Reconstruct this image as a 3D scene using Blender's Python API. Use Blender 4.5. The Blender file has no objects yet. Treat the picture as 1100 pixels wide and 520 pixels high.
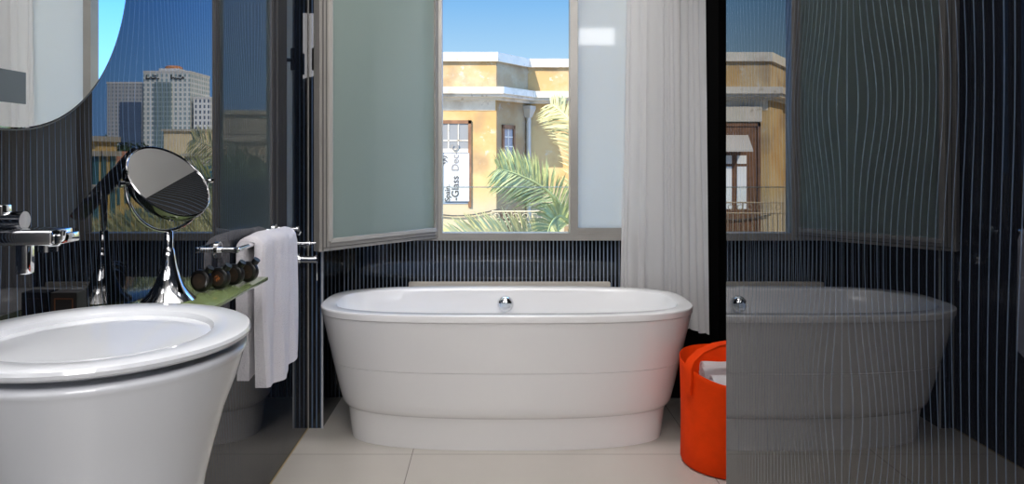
import bpy, bmesh, math, random
from mathutils import Vector, Matrix, noise
random.seed(7)
C = bpy.context.scene.collection
PI = math.pi
# ------------------------------------------------------------------ view
F, VX, VY, H = 790.0, 530.0, 167.0, 1.25
def P(px, py, Y):
    return Vector(((px - VX) / F * Y, Y, H - (py - VY) / F * Y))
def PX(px, Y): return (px - VX) / F * Y
def PZ(py, Y): return H - (py - VY) / F * Y

# ------------------------------------------------------------------ materials
MATS = {}
def mat(name, col, rough=0.5, metal=0.0, ior=1.5, coat=0.0, bump=0.0, bscale=40, var=0.0, vscale=6.0, spec=0.5, sheen=0.0):
    if name in MATS: return MATS[name]
    m = bpy.data.materials.new(name); m.use_nodes = True
    nt = m.node_tree; b = nt.nodes['Principled BSDF']
    b.inputs['Base Color'].default_value = (*col, 1)
    b.inputs['Roughness'].default_value = rough
    b.inputs['Metallic'].default_value = metal
    b.inputs['IOR'].default_value = ior
    b.inputs['Specular IOR Level'].default_value = spec
    b.inputs['Coat Weight'].default_value = coat
    b.inputs['Coat Roughness'].default_value = 0.03
    b.inputs['Sheen Weight'].default_value = sheen
    tc = nt.nodes.new('ShaderNodeTexCoord')
    if var > 0:
        n = nt.nodes.new('ShaderNodeTexNoise'); n.inputs['Scale'].default_value = vscale; n.inputs['Detail'].default_value = 6
        nt.links.new(tc.outputs['Object'], n.inputs['Vector'])
        r = nt.nodes.new('ShaderNodeValToRGB')
        r.color_ramp.elements[0].position = 0.3; r.color_ramp.elements[1].position = 0.7
        r.color_ramp.elements[0].color = (*[max(0, c * (1 - var)) for c in col], 1)
        r.color_ramp.elements[1].color = (*[min(1, c * (1 + var)) for c in col], 1)
        nt.links.new(n.outputs['Fac'], r.inputs['Fac']); nt.links.new(r.outputs['Color'], b.inputs['Base Color'])
    if bump > 0:
        n = nt.nodes.new('ShaderNodeTexNoise'); n.inputs['Scale'].default_value = bscale; n.inputs['Detail'].default_value = 4
        nt.links.new(tc.outputs['Object'], n.inputs['Vector'])
        bp = nt.nodes.new('ShaderNodeBump'); bp.inputs['Strength'].default_value = bump; bp.inputs['Distance'].default_value = 0.01
        nt.links.new(n.outputs['Fac'], bp.inputs['Height']); nt.links.new(bp.outputs['Normal'], b.inputs['Normal'])
    MATS[name] = m
    return m

class NB:
    """tiny node-math builder"""
    def __init__(s, nt): s.nt = nt
    def m(s, op, a, b=None, c=None):
        n = s.nt.nodes.new('ShaderNodeMath'); n.operation = op
        for i, v in enumerate((a, b, c)):
            if v is None: continue
            if isinstance(v, (int, float)): n.inputs[i].default_value = v
            else: s.nt.links.new(v, n.inputs[i])
        return n.outputs[0]
    def mix(s, f, a, b):
        n = s.nt.nodes.new('ShaderNodeMix'); n.data_type = 'RGBA'
        for i, v in ((0, f), (6, a), (7, b)):
            if isinstance(v, tuple): n.inputs[i].default_value = (*v, 1)
            elif isinstance(v, (int, float)): n.inputs[i].default_value = v
            else: s.nt.links.new(v, n.inputs[i])
        return n.outputs[2]
    def noise(s, vec, scale, detail=5, rough=.55):
        n = s.nt.nodes.new('ShaderNodeTexNoise'); n.inputs['Scale'].default_value = scale
        n.inputs['Detail'].default_value = detail; n.inputs['Roughness'].default_value = rough
        s.nt.links.new(vec, n.inputs['Vector']); return n.outputs['Fac']
    def step(s, v, lo, hi):
        n = s.nt.nodes.new('ShaderNodeMapRange'); n.inputs[1].default_value = lo; n.inputs[2].default_value = hi
        s.nt.links.new(v, n.inputs[0]); return n.outputs[0]

def base(name):
    m = bpy.data.materials.new(name); m.use_nodes = True
    nt = m.node_tree; b = nt.nodes['Principled BSDF']
    tc = nt.nodes.new('ShaderNodeTexCoord'); sx = nt.nodes.new('ShaderNodeSeparateXYZ')
    nt.links.new(tc.outputs['Object'], sx.inputs[0])
    return m, nt, b, NB(nt), tc.outputs['Object'], sx.outputs

def stripe_mat(name, axis, bulges=(), line=(.055, .075, .115), ior=1.75, duty=.17, pitch=.02, back=(.006, .007, .010)):
    """black back-painted glass with fine vertical lines that swell round some centres"""
    m, nt, b, N, vec, s = base(name)
    u = s[axis]; z = s[2]
    for (yc, zc, A, a, hh) in bulges:
        dy = N.m('SUBTRACT', s[axis], yc); dz = N.m('SUBTRACT', z, zc)
        q = N.m('ADD', N.m('POWER', N.m('DIVIDE', N.m('ABSOLUTE', dy), a), 2.0), N.m('POWER', N.m('DIVIDE', N.m('ABSOLUTE', dz), hh), 2.0))
        e = N.m('EXPONENT', N.m('MULTIPLY', q, -1.0))
        u = N.m('SUBTRACT', u, N.m('MULTIPLY', N.m('MULTIPLY', dy, A), e))
    f = N.m('FRACT', N.m('ADD', N.m('DIVIDE', u, pitch), 100.0))
    d = N.m('ABSOLUTE', N.m('SUBTRACT', f, .5))
    k = N.step(d, duty / 2 + .02, duty / 2 - .02)
    nt.links.new(N.mix(k, back, line), b.inputs['Base Color'])
    b.inputs['Roughness'].default_value = 0.0
    b.inputs['IOR'].default_value = ior
    return m

# ------------------------------------------------------------------ mesh helpers
def obj(name, bm, m, parent=None, smooth=None, M=None):
    me = bpy.data.meshes.new(name)
    bmesh.ops.recalc_face_normals(bm, faces=bm.faces[:])
    bm.to_mesh(me); bm.free()
    if m is not None: me.materials.append(m)
    o = bpy.data.objects.new(name, me); C.objects.link(o)
    if smooth is not None:
        for p in me.polygons: p.use_smooth = True
        me.set_sharp_from_angle(angle=math.radians(smooth))
    if parent is not None: o.parent = parent
    if M is not None: o.matrix_local = M
    return o
def tag(o, label, cat, group=None, kind=None):
    if label: o['label'] = label
    if cat: o['category'] = cat
    if group: o['group'] = group
    if kind: o['kind'] = kind
    return o
def thing(name, label, cat, loc=(0, 0, 0), rz=0, group=None):
    o = bpy.data.objects.new(name, None); C.objects.link(o)
    o.location = loc; o.rotation_euler = (0, 0, rz); o.empty_display_size = .1
    return tag(o, label, cat, group)
def struct(name, bm, m, label=None, parent=None, smooth=None):
    o = obj(name, bm, m, parent, smooth)
    if parent is None:
        o['kind'] = 'structure'
        if label: o['label'] = label; o['category'] = name.split('_')[0]
    return o
def rebase(o, root):
    """geometry written in world space: hang it under root without moving it"""
    o.parent = root
    o.matrix_parent_inverse = Matrix.Translation(-Vector(root.location)) if root.rotation_euler.z == 0 else (Matrix.Translation(root.location) @ Matrix.Rotation(root.rotation_euler.z, 4, 'Z')).inverted()
    return o
def box(bm, a, b, bev=0, seg=2):
    a = Vector(a); b = Vector(b)
    r = bmesh.ops.create_cube(bm, size=1.0)
    vs = r['verts']
    bmesh.ops.scale(bm, vec=(abs(b.x - a.x), abs(b.y - a.y), abs(b.z - a.z)), verts=vs)
    bmesh.ops.translate(bm, vec=(a + b) / 2, verts=vs)
    if bev > 0:
        es = list({e for v in vs for e in v.link_edges})
        bmesh.ops.bevel(bm, geom=es, offset=bev, segments=seg, affect='EDGES', profile=.5)
    return vs
def BX(*boxes, bev=0):
    bm = bmesh.new()
    for a, b in boxes: box(bm, a, b, bev)
    return bm
def loft(rings, cap0=True, cap1=True, closed=True):
    bm = bmesh.new(); R = [[bm.verts.new(v) for v in r] for r in rings]
    n = len(R[0])
    for i in range(len(R) - 1):
        for j in range(n if closed else n - 1):
            k = (j + 1) % n
            bm.faces.new((R[i][j], R[i][k], R[i + 1][k], R[i + 1][j]))
    if cap0: bm.faces.new(R[0][::-1])
    if cap1: bm.faces.new(R[-1])
    return bm
def merge(*bms):
    out = bmesh.new()
    for b in bms:
        me = bpy.data.meshes.new('t'); b.to_mesh(me); out.from_mesh(me); bpy.data.meshes.remove(me); b.free()
    return out
def lathe(prof, n=48, c=(0, 0, 0), cap=True):
    return loft([[Vector((c[0] + r * math.cos(2 * PI * j / n), c[1] + r * math.sin(2 * PI * j / n), c[2] + z)) for j in range(n)] for r, z in prof], cap, cap)
def tube(pts, r, n=12, cap=True):
    pts = [Vector(p) for p in pts]; rings = []
    up = None
    for i, p in enumerate(pts):
        d = (pts[min(i + 1, len(pts) - 1)] - pts[max(i - 1, 0)]).normalized()
        if up is None:
            up = Vector((0, 0, 1)) if abs(d.z) < .9 else Vector((1, 0, 0))
        s = d.cross(up).normalized(); t = s.cross(d).normalized(); up = t
        rr = r[i] if isinstance(r, (list, tuple)) else r
        rings.append([p + (s * math.cos(2 * PI * j / n) + t * math.sin(2 * PI * j / n)) * rr for j in range(n)])
    return loft(rings, cap, cap)
def cyl(a, b, r, n=24): return tube([a, b], r, n)
def prism(pts, z0, z1):
    return loft([[Vector((x, y, z0)) for x, y in pts], [Vector((x, y, z1)) for x, y in pts]])
def quad(bm, *p): bm.faces.new([bm.verts.new(Vector(q)) for q in p])

# ------------------------------------------------------------------ room constants
XL, XP, XR = -.849, .63, 1.16          # left wall, partition plane, far right wall
YB, YF = 3.80, -1.6                    # window wall, wall behind the viewer
ZC = 3.45
YPIL, XPIL = 3.37, -.783               # step in the left wall
YEND = 1.99                            # free end of the partition

chrome = mat('chrome', (.80, .81, .83), .05, 1.0)
ceramic = mat('white_ceramic', (.71, .73, .765), .09, 0, 1.5, .4)
acrylic = mat('white_acrylic', (.86, .85, .85), .16, 0, 1.5, .25)
seam = mat('seam_shadow', (.30, .30, .30), .6)
alu = mat('taupe_aluminium', (.34, .325, .30), .35, .25, var=.06, vscale=8)
dark_metal = mat('dark_metal', (.03, .028, .026), .4, .6)
grout = mat('pale_silicone', (.30, .29, .27), .6)
BUL_L = [(1.80, 1.36, .55, .20, .22), (2.45, .62, .5, .24, .22), (1.30, .75, .5, .2, .22), (2.6, 1.75, .5, .25, .25)]
BUL_P = [(1.31, 1.345, .52, .20, .135), (1.33, .80, .55, .18, .15), (1.85, .98, .5, .14, .2), (.6, .9, .5, .2, .25), (1.75, 1.75, .4, .2, .25), (3.1, 3.2, .5, .3, .3)]
glass_left = stripe_mat('striped_black_glass_left', 1, BUL_L, line=(.065, .095, .15), duty=.10, ior=1.39)
glass_part = stripe_mat('striped_black_glass_partition', 1, BUL_P, line=(.07, .095, .14), duty=.13, ior=1.62)
glass_back = stripe_mat('striped_black_glass_back', 0, (), line=(.21, .25, .32), duty=.3, ior=1.5)
glass_pillar = stripe_mat('striped_black_glass_pillar', 0, (), line=(.07, .11, .19), duty=.30, ior=1.5)
black_wall = mat('black_lacquer', (.004, .004, .004), .5, spec=.2)
ceil_m = mat('grey_ceiling_paint', (.70, .69, .67), .8)
rear_m = mat('rear_wall_paint', (.50, .49, .47), .7)

# floor tiles
def floor_mat():
    m, nt, b, N, vec, s = base('large_beige_floor_tiles')
    tx = N.m('FRACT', N.m('ADD', N.m('DIVIDE', N.m('ADD', s[0], .34), 1.2), 20.0))
    ty = N.m('FRACT', N.m('ADD', N.m('DIVIDE', N.m('SUBTRACT', s[1], 3.076), .9), 20.0))
    ex = N.m('MULTIPLY', N.m('MINIMUM', tx, N.m('SUBTRACT', 1.0, tx)), 1.2)
    ey = N.m('MULTIPLY', N.m('MINIMUM', ty, N.m('SUBTRACT', 1.0, ty)), .9)
    g = N.step(N.m('MINIMUM', ex, ey), .0024, .0012)
    n = N.noise(vec, 5)
    c = N.mix(n, (.50, .47, .43), (.56, .53, .485))
    nt.links.new(N.mix(g, c, (.16, .14, .12)), b.inputs['Base Color'])
    b.inputs['Roughness'].default_value = .28
    return m
struct('floor', BX(((-1.0, YF - .1, -.1), (XR + .1, YB + .12, 0))), floor_mat())
struct('ceiling', BX(((-1.0, YF - .1, ZC), (XR + .1, YB + .12, ZC + .12))), ceil_m)
struct('wall_left', BX(((XL - .12, YF, 0), (XL, YPIL, ZC))), glass_left)
struct('wall_pillar', BX(((XL - .12, YPIL, 0), (XPIL, YB, ZC))), glass_pillar)
struct('wall_partition', BX(((XP, YF, 0), (XP + .018, YEND, ZC))), glass_part)
struct('wall_header', BX(((XP, YEND + .001, 2.55), (XP + .018, YB - .001, ZC))), glass_part)
struct('wall_right', BX(((XR, YF, 0), (XR + .1, YB, ZC))), black_wall)
struct('wall_front', BX(((-.97, YF - .1, 0), (XR + .1, YF, ZC))), rear_m)
# window wall in one mesh with an opening
WX0, WX1, WZ0, WZ1 = -.782, .86, .815, 2.42
struct('wall_back', BX(((XL - .12, YB, 0), (XR + .1, YB + .12, WZ0)), ((XL - .12, YB, WZ1), (XR + .1, YB + .12, ZC)),
                       ((XL - .12, YB, WZ0), (WX0, YB + .12, WZ1)), ((WX1, YB, WZ0), (.88, YB + .12, WZ1))), glass_back)
struct('wall_corner', BX(((.885, YB - .012, 0), (XR, YB - .0005, ZC))), black_wall)
# slim trims: pale edge of the step, sealed inner corner, sealed floor edge, ledge behind the tub
struct('trim_1', BX(((XPIL - .004, YPIL - .006, 0), (XPIL + .004, YPIL - .0005, ZC))), mat('pale_edge', (.50, .52, .55), .4))
struct('trim_2', BX(((XL, YPIL - .004, 0), (XL + .004, YPIL - .0005, ZC))), grout)
struct('trim_3', BX(((XL, .2, 0), (XL + .004, YPIL - .005, .004))), mat('yellowed_silicone', (.45, .35, .2), .6))
struct('trim_4', BX(((-.435, 3.768, .575), (.60, YB - .0005, .599)), bev=.003), mat('beige_stone_ledge', (.60, .56, .50), .5))

# ------------------------------------------------------------------ window
def frosted(name, col, back, trans=.55, rough=.12, ior=1.5):
    m = bpy.data.materials.new(name); m.use_nodes = True
    nt = m.node_tree; out = nt.nodes['Material Output']; nt.nodes.remove(nt.nodes['Principled BSDF'])
    d = nt.nodes.new('ShaderNodeBsdfDiffuse'); d.inputs[0].default_value = (*col, 1)
    t = nt.nodes.new('ShaderNodeBsdfTranslucent'); t.inputs[0].default_value = (*back, 1)
    g = nt.nodes.new('ShaderNodeBsdfGlossy'); g.inputs['Roughness'].default_value = rough; g.inputs[0].default_value = (1, 1, 1, 1)
    fr = nt.nodes.new('ShaderNodeFresnel'); fr.inputs[0].default_value = ior
    geo = nt.nodes.new('ShaderNodeNewGeometry')
    # a fine vertical ripple in the satin glass
    m1 = nt.nodes.new('ShaderNodeMixShader'); m1.inputs[0].default_value = trans
    m2 = nt.nodes.new('ShaderNodeMixShader')
    L = nt.links.new
    L(d.outputs[0], m1.inputs[1]); L(t.outputs[0], m1.inputs[2])
    L(fr.outputs[0], m2.inputs[0]); L(m1.outputs[0], m2.inputs[1]); L(g.outputs[0], m2.inputs[2])
    L(m2.outputs[0], out.inputs[0])
    return m
frost_fixed = frosted('satin_glass_fixed', (.80, .84, .84), (.95, .93, .88), .85, .05)
frost_sash = frosted('satin_glass_sash', (.60, .72, .67), (.84, .95, .90), .74, .0, 1.75)
W0, W1 = 3.755, 3.80        # frame depth: just proud of the wall
fx = [(WX0, -.745), (-.30, -.262), (.392, .432), (.82, WX1)]
bm = BX(*[((a, W0, .853), (b, W1 + .03, WZ1 - .04)) for a, b in fx], ((WX0, W0, WZ0), (WX1, W1 + .03, .853)), ((WX0, W0, WZ1 - .04), (WX1, W1 + .03, WZ1)),
        ((.432, W0 + .006, .853), (.82, W1 + .02, .878)), ((-.745, W0 + .006, .853), (-.30, W1 + .02, .878)))
win = struct('window_1', bm, alu)
obj('fixed_pane', BX(((.432, 3.782, .87), (.82, 3.788, WZ1 - .03))), frost_fixed, win)
obj('fixed_pane', BX(((-.745, 3.782, .87), (-.30, 3.788, WZ1 - .03))), frost_fixed, win)
# opened casement: local x runs from hinge to free edge, local y = thickness, its outer face at y=0
hinge = Vector((-.279, 3.757, 0)); free = Vector((-.757, 3.205, 0))
dvec = (free - hinge); SL = dvec.length; dvec.normalize()
inner = Vector((-dvec.y * -1, 0, 0))
nin = Vector((dvec.y, -dvec.x, 0))       # points left / to the window = room-side face of the closed sash
SM = Matrix(((dvec.x, nin.x, 0, hinge.x), (dvec.y, nin.y, 0, hinge.y), (0, 0, 1, 0), (0, 0, 0, 1)))
S0, S1 = .829, 2.40
fw = .055
bm = BX(((0, 0, S0), (.022, .045, S1)), ((SL - fw, 0, S0), (SL, .045, S1)), ((.022, 0, S0), (SL - fw, .045, S0 + .042)), ((.022, 0, S1 - .05), (SL - fw, .045, S1)), bev=.003)
sash = obj('casement_sash', bm, alu, win, None, SM)
bm = BX(((SL - fw - .012, -.006, S0 + .042), (SL - fw + .010, .002, S1 - .05)), ((.022, -.006, S0 + .034), (SL - fw, .002, S0 + .054)), bev=.002)
obj('glazing_bead', bm, mat('pale_bead', (.46, .44, .40), .4, .2), sash)
bm = BX(((SL - .018, -.004, S0 + .004), (SL - .014, .0, S1)), ((SL - .036, -.003, S0 + .016), (SL - .033, .0, S1)), ((.02, -.003, S0 + .014), (SL - .02, .0, S0 + .017)))
obj('sash_seal', bm, mat('seal_rubber', (.10, .095, .09), .6), sash)
obj('frosted_pane', BX(((.02, .014, S0 + .04), (SL - fw + .003, .022, S1 - .04))), frost_sash, sash)
hz = 1.675
bm = merge(cyl((SL - .03, .045, hz), (SL - .03, .085, hz), .008), BX(((SL - .040, .078, hz - .045), (SL - .022, .092, hz + .055)), bev=.004))
obj('handle', bm, dark_metal, sash)

# ------------------------------------------------------------------ bathtub
TX, TY = .059, 3.34
def ring(a, b, z, n=2.9, N=96):
    out = []
    for j in range(N):
        t = 2 * PI * j / N; c, s = math.cos(t), math.sin(t)
        out.append(Vector((TX + a * math.copysign(abs(c) ** (2 / n), c), TY + b * math.copysign(abs(s) ** (2 / n), s), z)))
    return out
A, B = .8215, .349
tub = thing('bathtub', 'white freestanding oval bathtub below the window', 'bathtub', (TX, TY, 0))
def tubpart(name, rings, m, c0=False, c1=False, sm=40, parent=tub):
    o = obj(name, loft(rings, c0, c1), m, None, sm); rebase(o, parent); return o
# rim and bowl in one moulded piece
prof = [(A - .012, B - .012, .5655), (A - .001, B - .001, .5655), (A, B, .567), (A + .002, B + .002, .590), (A + .0005, B + .0005, .5945), (A - .003, B - .003, .5965), (A - .007, B - .007, .597),
        (A - .052, B - .052, .597), (A - .060, B - .060, .594), (A - .066, B - .066, .585), (A - .08, B - .075, .53), (A - .11, B - .09, .42), (A - .17, B - .11, .28), (A - .24, B - .14, .21), (A - .36, B - .2, .185), (.2, .06, .18)]
tubpart('rim_and_bowl', [ring(a, b, z, 3.2) for a, b, z in prof], acrylic, False, True, 24)
def side(z):   # outer skirt taper
    t = (z - .15) / (.563 - .15)
    return A - .090 + .086 * t ** .9, B - .075 + .071 * t
sk = []
for z in (.5635, .55, .50, .45, .40, .351): sk.append((*side(z), z))
for z, d in ((.3488, .0), (.3484, .005), (.3474, .005), (.3470, 0)): a, b = side(z); sk.append((a - d, b - d, z))
for z in (.30, .25, .20, .172): sk.append((*side(z), z))
a, b = side(.16)
sk += [(a - .004, b - .004, .158), (a - .012, b - .014, .147), (a - .020, b - .024, .142)]
tubpart('skirt', [ring(a, b, z, 2.5 + .7 * min(1, max(0, (z - .15) / .4))) for a, b, z in sk], acrylic, False, False, 25)
a, b = side(.15)
pl = [(a - .018, b - .022, .146), (a - .020, b - .025, .13), (a - .036, b - .045, 0.0)]
tubpart('plinth', [ring(a, b, z, 2.5) for a, b, z in pl], acrylic, False, True, 25)
# overflow knob on the far inner wall
kp = Vector((TX + .0, TY + B - .080, .521))
prof = [(.041, 0), (.0415, .012), (.0395, .024), (.034, .034), (.024, .041), (.010, .044), (.001, .0445)]
bm = lathe(prof, 40)
bmesh.ops.transform(bm, matrix=Matrix.Translation(kp + Vector((0, .008, 0))) @ Matrix.Rotation(math.radians(90), 4, 'X'), verts=bm.verts[:])
o = obj('overflow_knob', bm, chrome, None, 40); rebase(o, tub)

# ------------------------------------------------------------------ curtain
def curtain():
    nodes = [(.0, .645, 3.742), (.3, .75, 3.725), (.6, .87, 3.66), (.85, .965, 3.55), (1, 1.015, 3.44)]
    def path(t):
        for (t0, x0, y0), (t1, x1, y1) in zip(nodes, nodes[1:]):
            if t <= t1 + 1e-9:
                k = (t - t0) / (t1 - t0); return Vector((x0 + (x1 - x0) * k, y0 + (y1 - y0) * k, 0))
    bm = bmesh.new(); NU, NV = 240, 40; G = []
    for j in range(NV + 1):
        v = j / NV; z = .41 + v * (ZC - .05 - .41); row = []
        for i in range(NU + 1):
            u = i / NU; p = path(u)
            ph = 2 * PI * (12 * u + .8 * math.sin(2 * PI * u * 1.3 + .5) + .35 * math.sin(2 * PI * u * 3.1 + 1.7 * v) + .22 * math.sin(2.4 * v + 7 * u) + .25 * v * math.sin(21 * u))
            amp = (.008 + .005 * math.sin(9 * u + 1 + 1.2 * v) + .003 * math.sin(23 * u - 2 * v)) * (1 if u > .05 else .5)
            q = path(min(1, u + .01)) - path(max(0, u - .01)); nrm = Vector((-q.y, q.x, 0)).normalized()
            p = p + nrm * (amp * math.sin(ph) - .006) + q.normalized() * amp * .7 * math.cos(ph)
            top = Vector((.018 + .035 * (1 - u) - .055 * u, 0, 0))
            p = p + top * v ** .8 * .9
            row.append(bm.verts.new((p.x, p.y, z + .004 * math.sin(ph * .5) * (1 - v))))
        G.append(row)
    for j in range(NV):
        for i in range(NU):
            bm.faces.new((G[j][i], G[j][i + 1], G[j + 1][i + 1], G[j + 1][i]))
    return bm
m = bpy.data.materials.new('sheer_white_cloth'); m.use_nodes = True
nt = m.node_tree; out = nt.nodes['Material Output']; nt.nodes.remove(nt.nodes['Principled BSDF'])
d = nt.nodes.new('ShaderNodeBsdfDiffuse'); d.inputs[0].default_value = (.80, .79, .79, 1)
t = nt.nodes.new('ShaderNodeBsdfTranslucent'); t.inputs[0].default_value = (.72, .72, .72, 1)
mx = nt.nodes.new('ShaderNodeMixShader'); mx.inputs[0].default_value = .35
nt.links.new(d.outputs[0], mx.inputs[1]); nt.links.new(t.outputs[0], mx.inputs[2]); nt.links.new(mx.outputs[0], out.inputs[0])
tag(obj('shower_curtain', curtain(), m, None, 80), 'long white pleated curtain hanging at the right end of the bathtub', 'curtain')

# ------------------------------------------------------------------ orange basket with towels
BXc, BYc = .955, 2.995
orange = mat('orange_felt', (.90, .055, .001), .8, spec=.15, bump=.15, bscale=160, var=.05, vscale=20)
bk = thing('towel_basket', 'bright orange flexible basket full of rolled white towels beside the bathtub', 'basket', (BXc, BYc, 0))
def bring(r, zf, n=64):
    return [Vector((BXc + r * math.cos(2 * PI * j / n), BYc + r * math.sin(2 * PI * j / n), zf(2 * PI * j / n))) for j in range(n)]
rimz = lambda t: .408 + .036 * math.sin(t) + .012 * math.cos(2 * t)
lv = lambda k: (lambda t: .02 + (rimz(t) - .02) * k)
rs = [bring(.165, lambda t: 0.0), bring(.182, lambda t: .006), bring(.188, lambda t: .02)]
rs += [bring(.188 + .004 * k - .003 * math.sin(PI * k), lv(k)) for k in (.25, .5, .75, .95)]
rs += [bring(.192, rimz), bring(.1895, lambda t: rimz(t) + .003), bring(.187, rimz), bring(.180, lv(.5)), bring(.17, lambda t: .02)]
o = obj('basket_body', loft(rs), orange, None, 50); rebase(o, bk)
# strap handle from one side over the top to the other
pts = [(-.198, .305), (-.199, .36), (-.198, .405), (-.185, .435), (-.14, .468), (-.07, .488), (0, .493), (.07, .488), (.14, .468), (.185, .435), (.198, .405), (.199, .36), (.198, .305)]
bm = bmesh.new(); rings = []
for i, (x, z) in enumerate(pts):
    a = Vector(pts[max(0, i - 1)]); b_ = Vector(pts[min(len(pts) - 1, i + 1)]); dd = (b_ - a).normalized(); nn = Vector((-dd.y, dd.x))
    w = .024 if 0 < i < len(pts) - 1 else .017
    sk_ = -.045 * (1 if x < 0 else 1) * (1 - abs(x) / .2 * .0)
    yy = BYc - .02
    rings.append([Vector((BXc + x + nn.x * e, yy + s * w, z + nn.y * e)) for s, e in ((-1, -.004), (1, -.004), (1, .004), (-1, .004))])
bm.free()
M0 = Matrix.Translation((BXc, BYc, 0)) @ Matrix.Rotation(math.radians(18), 4, 'Z') @ Matrix.Translation((-BXc, -BYc, 0))
bm = loft(rings); bmesh.ops.transform(bm, matrix=M0, verts=bm.verts[:])
bmesh.ops.subdivide_edges(bm, edges=[e for e in bm.edges if e.calc_length() > .03], cuts=1)
o = obj('handle', bm, orange, None, 50); rebase(o, bk)
terry = mat('white_terry', (.84, .82, .85), .9, bump=.7, bscale=260, sheen=.3)
def rolled(length, r):
    # rolled towel: spiral section drawn along x
    sec = []
    N = 70
    for i in range(N + 1):
        t = i / N; a = t * 2 * PI * 2.6; rr = r * (.30 + .70 * t)
        sec.append((rr * math.cos(a), rr * math.sin(a)))
    for i in range(N, -1, -1):
        t = i / N; a = t * 2 * PI * 2.6; rr = r * (.30 + .70 * t) - r * .17
        sec.append((rr * math.cos(a), rr * math.sin(a)))
    L = 10; rings = []
    for k in range(L + 1):
        x = (k / L - .5) * length
        rings.append([Vector((x, y * (1 + .05 * math.sin(5 * x / length + i * .09)), z * (1 + .04 * math.cos(7 * x / length + i * .05)))) for i, (y, z) in enumerate(sec)])
    return loft(rings)
spots = [((.955, 2.895, .338), (.3, 0, .05), 'rolled white towel at the front of the orange basket'),
         ((.955, 3.005, .338), (1.3, 0, -.05), 'rolled white towel in the middle of the orange basket'),
         ((.955, 3.115, .338), (2.2, 0, .02), 'rolled white towel at the back of the orange basket'),
]
first = None
for p, rot, lab in spots:
    if first is None:
        o = obj('rolled_towel', rolled(.20, .051), terry, None, 60); first = o
    else:
        o = first.copy(); C.objects.link(o)
    o.location = p; o.rotation_euler = rot
    if 'back of' in lab: o.scale = (.72, .95, .95)
    tag(o, lab, 'towel', 'rolled towels in the orange basket')
o = obj('folded_towel', lathe([(.002, .0), (.13, .0), (.15, .03), (.14, .06), (.08, .075), (.002, .08)], 32), terry, None, 60)
o.location = (BXc, BYc, .19)
tag(o, 'crumpled white towel lying under the rolled towels in the orange basket', 'towel')

# ------------------------------------------------------------------ pedestal basin
NX, NY, NZ = -.620, 1.163, .973
bs = thing('pedestal_basin', 'round white ceramic pedestal washbasin with a broad flat rim', 'washbasin', (NX, NY, 0))
R = .225
prof = [(R - .058, NZ - .0165), (R - .005, NZ - .0155), (R - .001, NZ - .012), (R, NZ - .007), (R - .002, NZ - .002), (R - .007, NZ), (R - .050, NZ - .001), (R - .058, NZ - .004), (R - .063, NZ - .012), (R - .070, NZ - .04), (R - .080, NZ - .08), (R - .096, NZ - .115), (R - .125, NZ - .145), (R - .165, NZ - .16), (R - .20, NZ - .165), (.004, NZ - .166)]
o = obj('rim_and_bowl', lathe(prof, 96, (NX, NY, 0)), ceramic, None, 32); rebase(o, bs)
prof = [(R - .055, NZ - .012), (R - .052, NZ - .030), (R - .030, NZ - .0305), (R - .013, NZ - .0275), (R - .007, NZ - .030), (R - .006, NZ - .035), (R - .009, NZ - .041)]
prof += [(.2135, .925), (.205, .895), (.186, .845), (.170, .79), (.156, .735), (.143, .66), (.132, .55), (.124, .40), (.120, .2), (.122, .04), (.126, 0)]
o = obj('pedestal', lathe(prof, 96, (NX, NY, 0)), ceramic, None, 60); rebase(o, bs)
o = obj('drain', lathe([(.002, 0), (.026, 0), (.030, .003), (.024, .005), (.002, .006)], 32, (NX, NY, NZ - .1665)), chrome, None, 40); rebase(o, bs)

# wall tap over the basin
FY = 1.165
tp = thing('basin_tap', 'chrome wall-mounted mixer tap with flat spout over the washbasin', 'tap', (XL, FY, 1.11))
bm = BX(((XL + .0005, FY - .030, 1.110), (-.682, FY + .030, 1.134)), bev=.004)
o = obj('spout', bm, chrome, None, 30); rebase(o, tp)
bm = tube([(-.69, FY - .022, 1.112), (-.676, FY - .022, 1.113), (-.670, FY - .022, 1.120), (-.668, FY - .022, 1.133)], .004, 10)
bm = merge(bm, BX(((-.684, FY - .026, 1.112), (-.669, FY + .026, 1.128)), bev=.003), cyl((-.705, FY, 1.098), (-.705, FY, 1.112), .014))
o = obj('spout_lip', bm, chrome, None, 30); rebase(o, tp)
bm = merge(cyl((XL + .0005, FY, 1.147), (-.742, FY, 1.147), .0145), BX(((-.80, FY - .012, 1.153), (-.77, FY + .012, 1.172)), bev=.002))
o = obj('control_knob', bm, chrome, None, 30); rebase(o, tp)
bm = BX(((-.752, FY - .010, 1.062), (-.732, FY + .010, 1.112)), bev=.003)
o = obj('outlet', bm, chrome, None, 30); rebase(o, tp)

# round wall mirror
mir = mat('silvered_mirror', (.86, .89, .89), .0, 1.0)
bm = lathe([(.001, 0), (.405, 0), (.408, .001), (.408, .010), (.404, .013), (.001, .013)], 128)
MM = Matrix.Translation((XL + .004, 1.272, 1.703)) @ Matrix.Rotation(math.radians(90), 4, 'Y')
wm = obj('wall_mirror', bm, mir, None, 30); wm.matrix_world = MM
tag(wm, 'large frameless round mirror on the wall above the washbasin', 'mirror')
o = obj('mirror_edge', lathe([(.4082, .000), (.4095, .000), (.4095, .0115), (.4082, .0115)], 128, cap=False), mat('mirror_edge_grey', (.10, .11, .11), .3), wm, 30)

bm = BX(((XL + .0172, 1.14, 1.341), (XL + .0182, 1.307, 1.397)), bev=.0)  # plain dark grey rectangle set in front of the mirror glass
o = obj('grey_patch', bm, mat('patch_grey', (.10, .12, .125), .35)); o.parent = wm; o.matrix_parent_inverse = MM.inverted(); o['label'] = 'dark grey rectangular patch on the mirror glass'
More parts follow.
